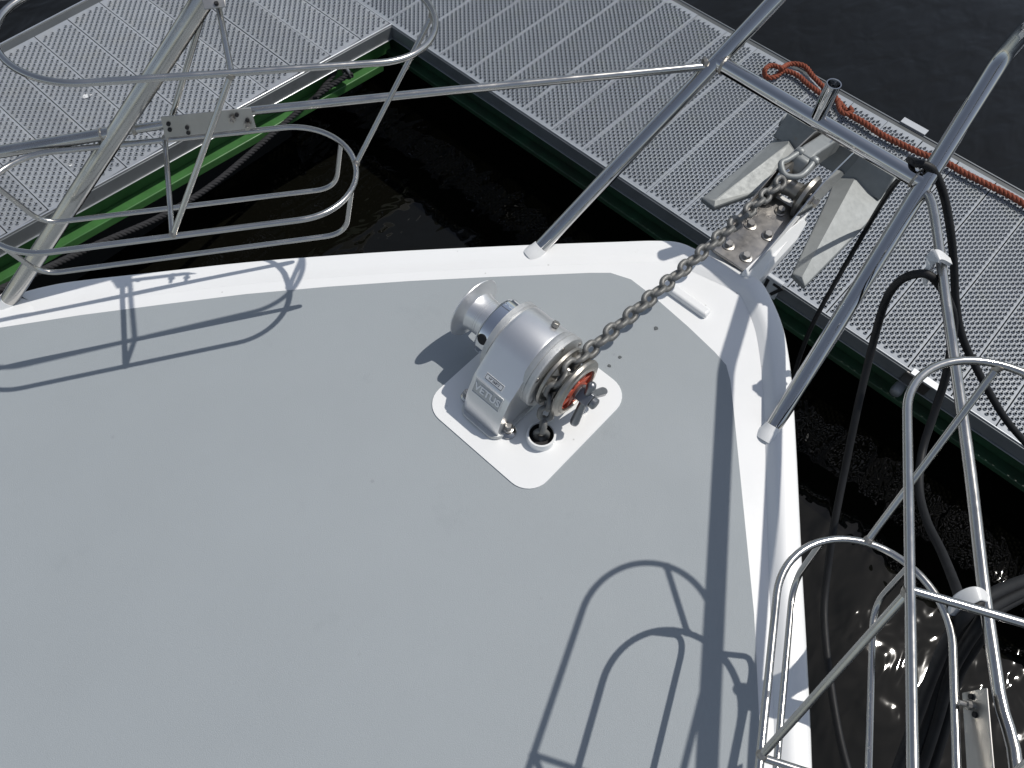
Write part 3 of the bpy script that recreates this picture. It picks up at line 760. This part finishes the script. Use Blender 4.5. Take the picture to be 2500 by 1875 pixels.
# ------------------------------------------------------------------ bow roller
roller = empty('bow_roller', (CX, 1.5, .02), 'dull stainless steel bow roller channel bolted to the white bow platform', 'bow roller')
b = MB(); b.box((CX, 1.435, .0135), (.054, .132, .004)); b.build('base_plate', M_PLATE, roller, 30, .0015)
for sg in (-1, 1):
    poly = [(1.30, .012), (1.30, .020), (1.40, .048), (1.52, .090), (1.60, .118), (1.74, .112), (1.835, .070), (1.835, .020), (1.60, .0), (1.50, .010)]
    b = MB(); b.prism([Vector((CX+sg*.0575-.002, y, z)) for y, z in poly], (.004, 0, 0)); b.build('cheek_plate', M_POL if sg > 0 else M_PLATE, roller, 30, .001)
b = MB(); b.box((CX-.012, 1.755, .055), (.0020, .075, .038)); b.build('divider_plate', M_SAT, roller, 30, .0005)
for x, y in ((-.434, 1.342), (-.379, 1.342), (-.431, 1.438), (-.377, 1.439), (-.399, 1.533)):
    hexbolt(Vector((x, y, .0176)), (0, 0, 1), .0165, .0112, .012, roller)
# wheel on its pin
RY, RZ = 1.590, .050
b = MB(); b.lathe([(-.046, 0), (-.046, .058), (-.036, .060), (-.033, .055), (-.020, .026), (0, .022), (.020, .026), (.033, .055), (.036, .060), (.046, .058), (.046, 0)], (CX-.004, RY, RZ), XD, 48); b.build('roller_wheel', M_NICK, roller, 30)
b = MB(); b.lathe([(0, .022), (.004, .026), (.007, .022), (.007, 0)], (CX+.043, RY, RZ), XD, 32); b.build('bush', M_CHROME, roller, 30)
b = MB(); b.lathe([(-.062, 0), (-.062, .007), (.064, .007), (.064, .0125), (.072, .0125), (.072, .0)], (CX, RY, RZ), XD, 6); b.build('pin', M_BOLT, roller, 30)
b = MB(); b.tube([(CX-.055, 1.825, .078), (CX+.055, 1.825, .078)], .004, 10); b.build('keeper_pin', M_SAT, roller)

# ------------------------------------------------------------------ anchor with shackle
anchor = empty('anchor', (CX, 1.75, 0), 'galvanised anchor with two broad flukes stowed in the bow roller', 'anchor')
b = MB(); b.prism([Vector((CX-.050, y, z)) for y, z in ((1.605, .088), (1.625, .118), (1.665, .124), (1.78, .085), (1.93, .02), (1.93, -.04), (1.80, .01), (1.66, .055), (1.615, .062))], (.044, 0, 0)); b.build('shank', M_GALV, anchor, 30, .006, 3)
def fluke(pts, thick, ridge):
    """pts: outline in order tip_outer, tip_inner, inner, base_inner, base_outer, outer ; ridge: two points raised above it"""
    n_ = len(pts); t = MB(); dn = Vector((0, 0, -thick))
    top = [Vector(p) for p in pts]; rg = [Vector(p) for p in ridge]
    t.add(top+rg+[p+dn for p in top],
          [(0, 1, 6), (1, 2, 6), (2, 7, 6), (2, 3, 7), (3, 4, 7), (4, 5, 7), (5, 6, 7), (5, 0, 6)] +
          [tuple(8+k for k in range(5, -1, -1))]+[(k, k+8, (k+1) % 6+8, (k+1) % 6) for k in range(6)])
    o = t.build('fluke', M_GALV, anchor, 12, .003, 2); return o
zt, zb = -.045, -.060
fluke([at(1713, 483, zt), at(1744, 507, zt), at(1858, 466, zt), at(1960, 395, zb), at(1930, 300, zb), at(1885, 345, zb)], .016, [at(1745, 488, zt+.010), at(1925, 350, zb+.030)])
fluke([at(1966, 699, zt), at(1934, 668, zt), at(2022, 480, zt), at(2060, 380, zb), at(2190, 445, zb), at(2152, 510, zb)], .016, [at(1958, 675, zt+.010), at(2085, 440, zb+.030)])
ca, cb = at(1935, 290, -.07), at(2190, 440, -.07)
b = MB(); b.tube([(ca.x-.01, 1.90, -.045), (cb.x+.01, 1.90, -.045)], .020, 16); b.build('stock', M_GALV, anchor)
b = MB(); b.prism([Vector((x, y, z)) for x, y, z in ((ca.x+.005, 1.825, -.050), (cb.x+.005, 1.825, -.050), (cb.x+.0, 1.872, .050), (ca.x+.01, 1.872, .050))], (0, .012, -.004)); b.build('crown_plate', M_GALV, anchor, 30, .004)
shk = empty('bow_shackle', (CX-.02, 1.6, .1), 'curved galvanised shackle joining the chain to the anchor shank', 'shackle')
pA, pB = at(1953, 371, .118), at(1988, 393, .118)
m1 = at(1907, 400, .112); m2 = at(1917, 428, .106); m3 = at(1950, 431, .108); m4 = at(1972, 414, .114)
t = MB(); t.tube(spline([pA, m1.lerp(pA, .35), m1, m2, m3, m4, pB], 6), .0082, 14); t.build('bow', M_GALV, shk, 60)
t = MB(); dd = (pB-pA).normalized(); t.tube([pA-dd*.012, pB+dd*.012], .0050, 12); t.build('pin', M_GALV, shk, 60)
for p in (pA, pB):
    t = MB(); t.lathe([(-.010, 0), (-.010, .009), (-.005, .0125), (.005, .0125), (.010, .009), (.010, 0)], p, dd, 16); t.build('eye', M_GALV, shk, 50)
# small bright connecting shackle
s0 = at(1927, 415, .112); s1 = at(1906, 428, .100)
t = MB(); t.tube([s0, s1], .0042, 10); t.build('link_pin', M_CHROME, shk, 50)
t = MB(); t.tube(spline([at(1903, 424, .102), at(1899, 436, .096), at(1905, 446, .092), at(1912, 438, .096), at(1913, 427, .102)], 4), .0040, 8); t.build('link_bow', M_CHROME, shk, 50)

# ------------------------------------------------------------------ ropes, hoses and hooks
rope = empty('orange_rope', at(2200, 330, DOCKZ), 'thick orange laid rope with an eye lying along the far jetty edge', 'rope')
ZR = DOCKZ+.022
eye_px = [(2014, 216), (1984, 185), (1966, 163), (1942, 156), (1923, 158), (1908, 166), (1893, 161), (1878, 161), (1867, 172), (1868, 185), (1880, 190), (1896, 186), (1911, 174), (1930, 176), (1952, 187), (1972, 205), (2000, 226), (2030, 250)]
t = MB(); twisted(t, spline([at(x, y, ZR+(.03 if 4 < i < 9 else 0)) for i, (x, y) in enumerate(eye_px)], 6), .0112, .050); t.build('eye', M_ORANGE, rope, 60)
tail_px = [(2022, 222), (2042, 242), (2058, 262), (2075, 280), (2110, 300), (2150, 327), (2200, 352), (2250, 375), (2300, 392), (2360, 425), (2420, 455), (2470, 480), (2560, 535), (2700, 620)]
t = MB(); twisted(t, spline([at(x, y, ZR+.004) for x, y in tail_px], 6), .0132, .056); t.build('tail', M_ORANGE, rope, 60)
t = MB(); twisted(t, spline([at(x, y, ZR+.030) for x, y in ((2046, 250), (2052, 270), (2066, 278), (2080, 272), (2074, 262))], 6), .0105, .045); t.build('splice', M_ORANGE, rope, 60)

ml = empty('mooring_line', at(838, 172, DOCKZ-.1), 'black laid mooring line from the green finger beam down to the port side', 'rope')
lp = [at(842, 174, DOCKZ-.09)+Vector((.03, 0, 0)), at(800, 215, DOCKZ-.12), at(740, 262, DOCKZ-.15), at(650, 340, DOCKZ-.16), at(520, 450, DOCKZ-.13), at(390, 530, DOCKZ-.08), at(230, 600, DOCKZ+.02), at(60, 680, DOCKZ+.15), at(-150, 770, DOCKZ+.30)]
t = MB(); twisted(t, spline(lp, 8), .0125, .055); t.build('laid_line', M_BLACKROPE, ml, 60)
t = MB(); twisted(t, spline([at(842, 174, DOCKZ-.09)+Vector((.05, 0, .0)), at(828, 160, DOCKZ-.075), at(808, 190, DOCKZ-.10), at(770, 240, DOCKZ-.13)], 8), .0125, .055); t.build('eye_splice', M_BLACKROPE, ml, 60)

def hose(label, pts, r, cat='hose', group=None, m=M_HOSE):
    t = MB(); t.tube(spline(pts, 8), r, 12); o = t.build('black_hose', m, None, 60); return tag(o, label, cat, group)
hose('black hose looped over the end of the rail cross bar', [at(2222, 392, .35), at(2236, 398, .40), at(2262, 404, .405), at(2284, 425, .39), at(2305, 480, .34), at(2320, 560, .28), at(2329, 650, .2), at(2334, 740, .12), at(2352, 830, .04), at(2400, 930, -.05), at(2460, 1030, -.15), at(2540, 1120, -.25)], .0088)
hose('black hose bent through the upper white hook, both ends hanging beside the hull', [at(2352, 1500, .34), at(2336, 1440, .28), at(2300, 1350, .15), at(2262, 1270, .05), at(2244, 1190, 0), at(2252, 1100, 0), at(2280, 1010, .05), at(2306, 930, .12), at(2322, 850, .2), at(2328, 780, .27), at(2315, 735, .32), at(2297, 700, .35), at(2272, 674, .37), at(2246, 668, .365), at(2205, 680, .33), at(2172, 715, .28), at(2150, 770, .2), at(2126, 860, .1), at(2095, 990, 0), at(2062, 1150, -.12), at(2035, 1290, -.2), at(2020, 1400, -.27), at(2012, 1500, -.3), at(2024, 1640, -.3), at(2050, 1800, -.28), at(2090, 1950, -.25)], .0088)
hose('thin straight black line hanging past the right anchor fluke', [at(2228, 400, .33), at(2170, 470, .15), at(2100, 585, -.1), at(2000, 760, -.3), at(1960, 850, -.45), at(1925, 960, -.7), at(1905, 1040, -.95)], .0068, 'rope')
G_ = 'coiled hoses on the starboard rail'
for i, (dx, dz) in enumerate(((0, 0), (30, -.03), (58, -.01), (84, -.04))):
    lab = ('innermost', 'second', 'third', 'outermost')[i]
    hose('black hose hung over the lower white hook, %s of the coil' % lab,
         [at(2640+dx, 1360, .22+dz), at(2560, 1398+dx*.3, .30+dz), at(2480, 1425+dx*.45, .36+dz), at(2415, 1455+dx*.55, .40+dz), at(2360+dx*.55, 1500+dx*.4, .40+dz), at(2315+dx*.7, 1560+dx*.3, .34+dz), at(2275+dx*.75, 1650, .24+dz), at(2235+dx*.9, 1760, .12+dz), at(2190+dx, 1880, 0+dz), at(2140+dx, 2000, -.1+dz)], .0098, 'hose', G_)

def hook(label, a, bq, c, d, wid):
    """hook strap of white plastic: flat curved band over the rail"""
    pts = spline([a, bq, c, d], 8); t = MB(); n_ = len(pts)
    for i, p in enumerate(pts):
        tg = (pts[min(i+1, n_-1)]-pts[max(i-1, 0)]).normalized()
        sd_ = tg.cross(Vector((0, 0, 1))).normalized(); nn = sd_.cross(tg)
        w_ = wid*(.55+.45*math.sin(math.pi*min(1, (i+1)/n_*1.05)))
        for s1_, s2_ in ((-1, -1), (1, -1), (1, 1), (-1, 1)): t.v.append(tuple(p+sd_*(w_*s1_)+nn*(.004*s2_)))
    for i in range(n_-1):
        for k in range(4): l = (k+1) % 4; t.f.append((i*4+k, i*4+l, i*4+4+l, i*4+4+k))
    t.f.append((3, 2, 1, 0)); t.f.append(tuple((n_-1)*4+k for k in range(4)))
    o = t.build('rail_hook', M_HOOK, None, 50, .003, 2); return tag(o, label, 'hook', 'white plastic rail hooks')
hook('white plastic hook on the starboard rail nearest the anchor', at(2262, 690, .335), at(2268, 655, .37), at(2288, 624, .405), at(2318, 640, .385), .014)
hook('white plastic hook on the starboard rail holding the coiled hoses', at(2325, 1500, .38), at(2345, 1468, .405), at(2385, 1450, .42), at(2410, 1462, .41), .012)

# dark chips lying on the deck
for i, (px_, py_, s_) in enumerate(((1602, 802, .0055), (1514, 872, .0045), (1487, 893, .0050))):
    c = at(px_, py_, .004); t = MB()
    poly = [Vector((c.x+s_*(.7+.5*random.random())*math.cos(k*math.pi/4), c.y+s_*(.7+.5*random.random())*math.sin(k*math.pi/4), .0036)) for k in range(8)]
    t.prism(poly, (0, 0, .0012))
    tag(t.build('paint_chip', M_CHIP, None, 30), ('dark grey flake on the deck nearest the bow chain', 'dark grey flake on the deck, middle of the three', 'dark grey flake on the deck nearest the windlass gypsy')[i], 'flake', 'dark flakes on the deck')

for i, (px_, py_, s_, lab) in enumerate(((208, 236, .016, 'white bird dropping on the finger jetty, the larger splash'), (222, 232, .007, 'white bird dropping, small spot right of the larger splash'), (172, 404, .006, 'white bird dropping on the finger jetty near the thick stanchion'))):
    c = at(px_, py_, DOCKZ+.0045); t = MB()
    poly = [Vector((c.x+s_*(.5+.7*random.random())*math.cos(k*math.pi/6), c.y+s_*(.5+.7*random.random())*math.sin(k*math.pi/6), c.z)) for k in range(12)]
    t.prism(poly, (0, 0, .0012)); tag(t.build('bird_dropping', M_HOOK, None, 30), lab, 'bird dropping', 'bird droppings on the jetty')
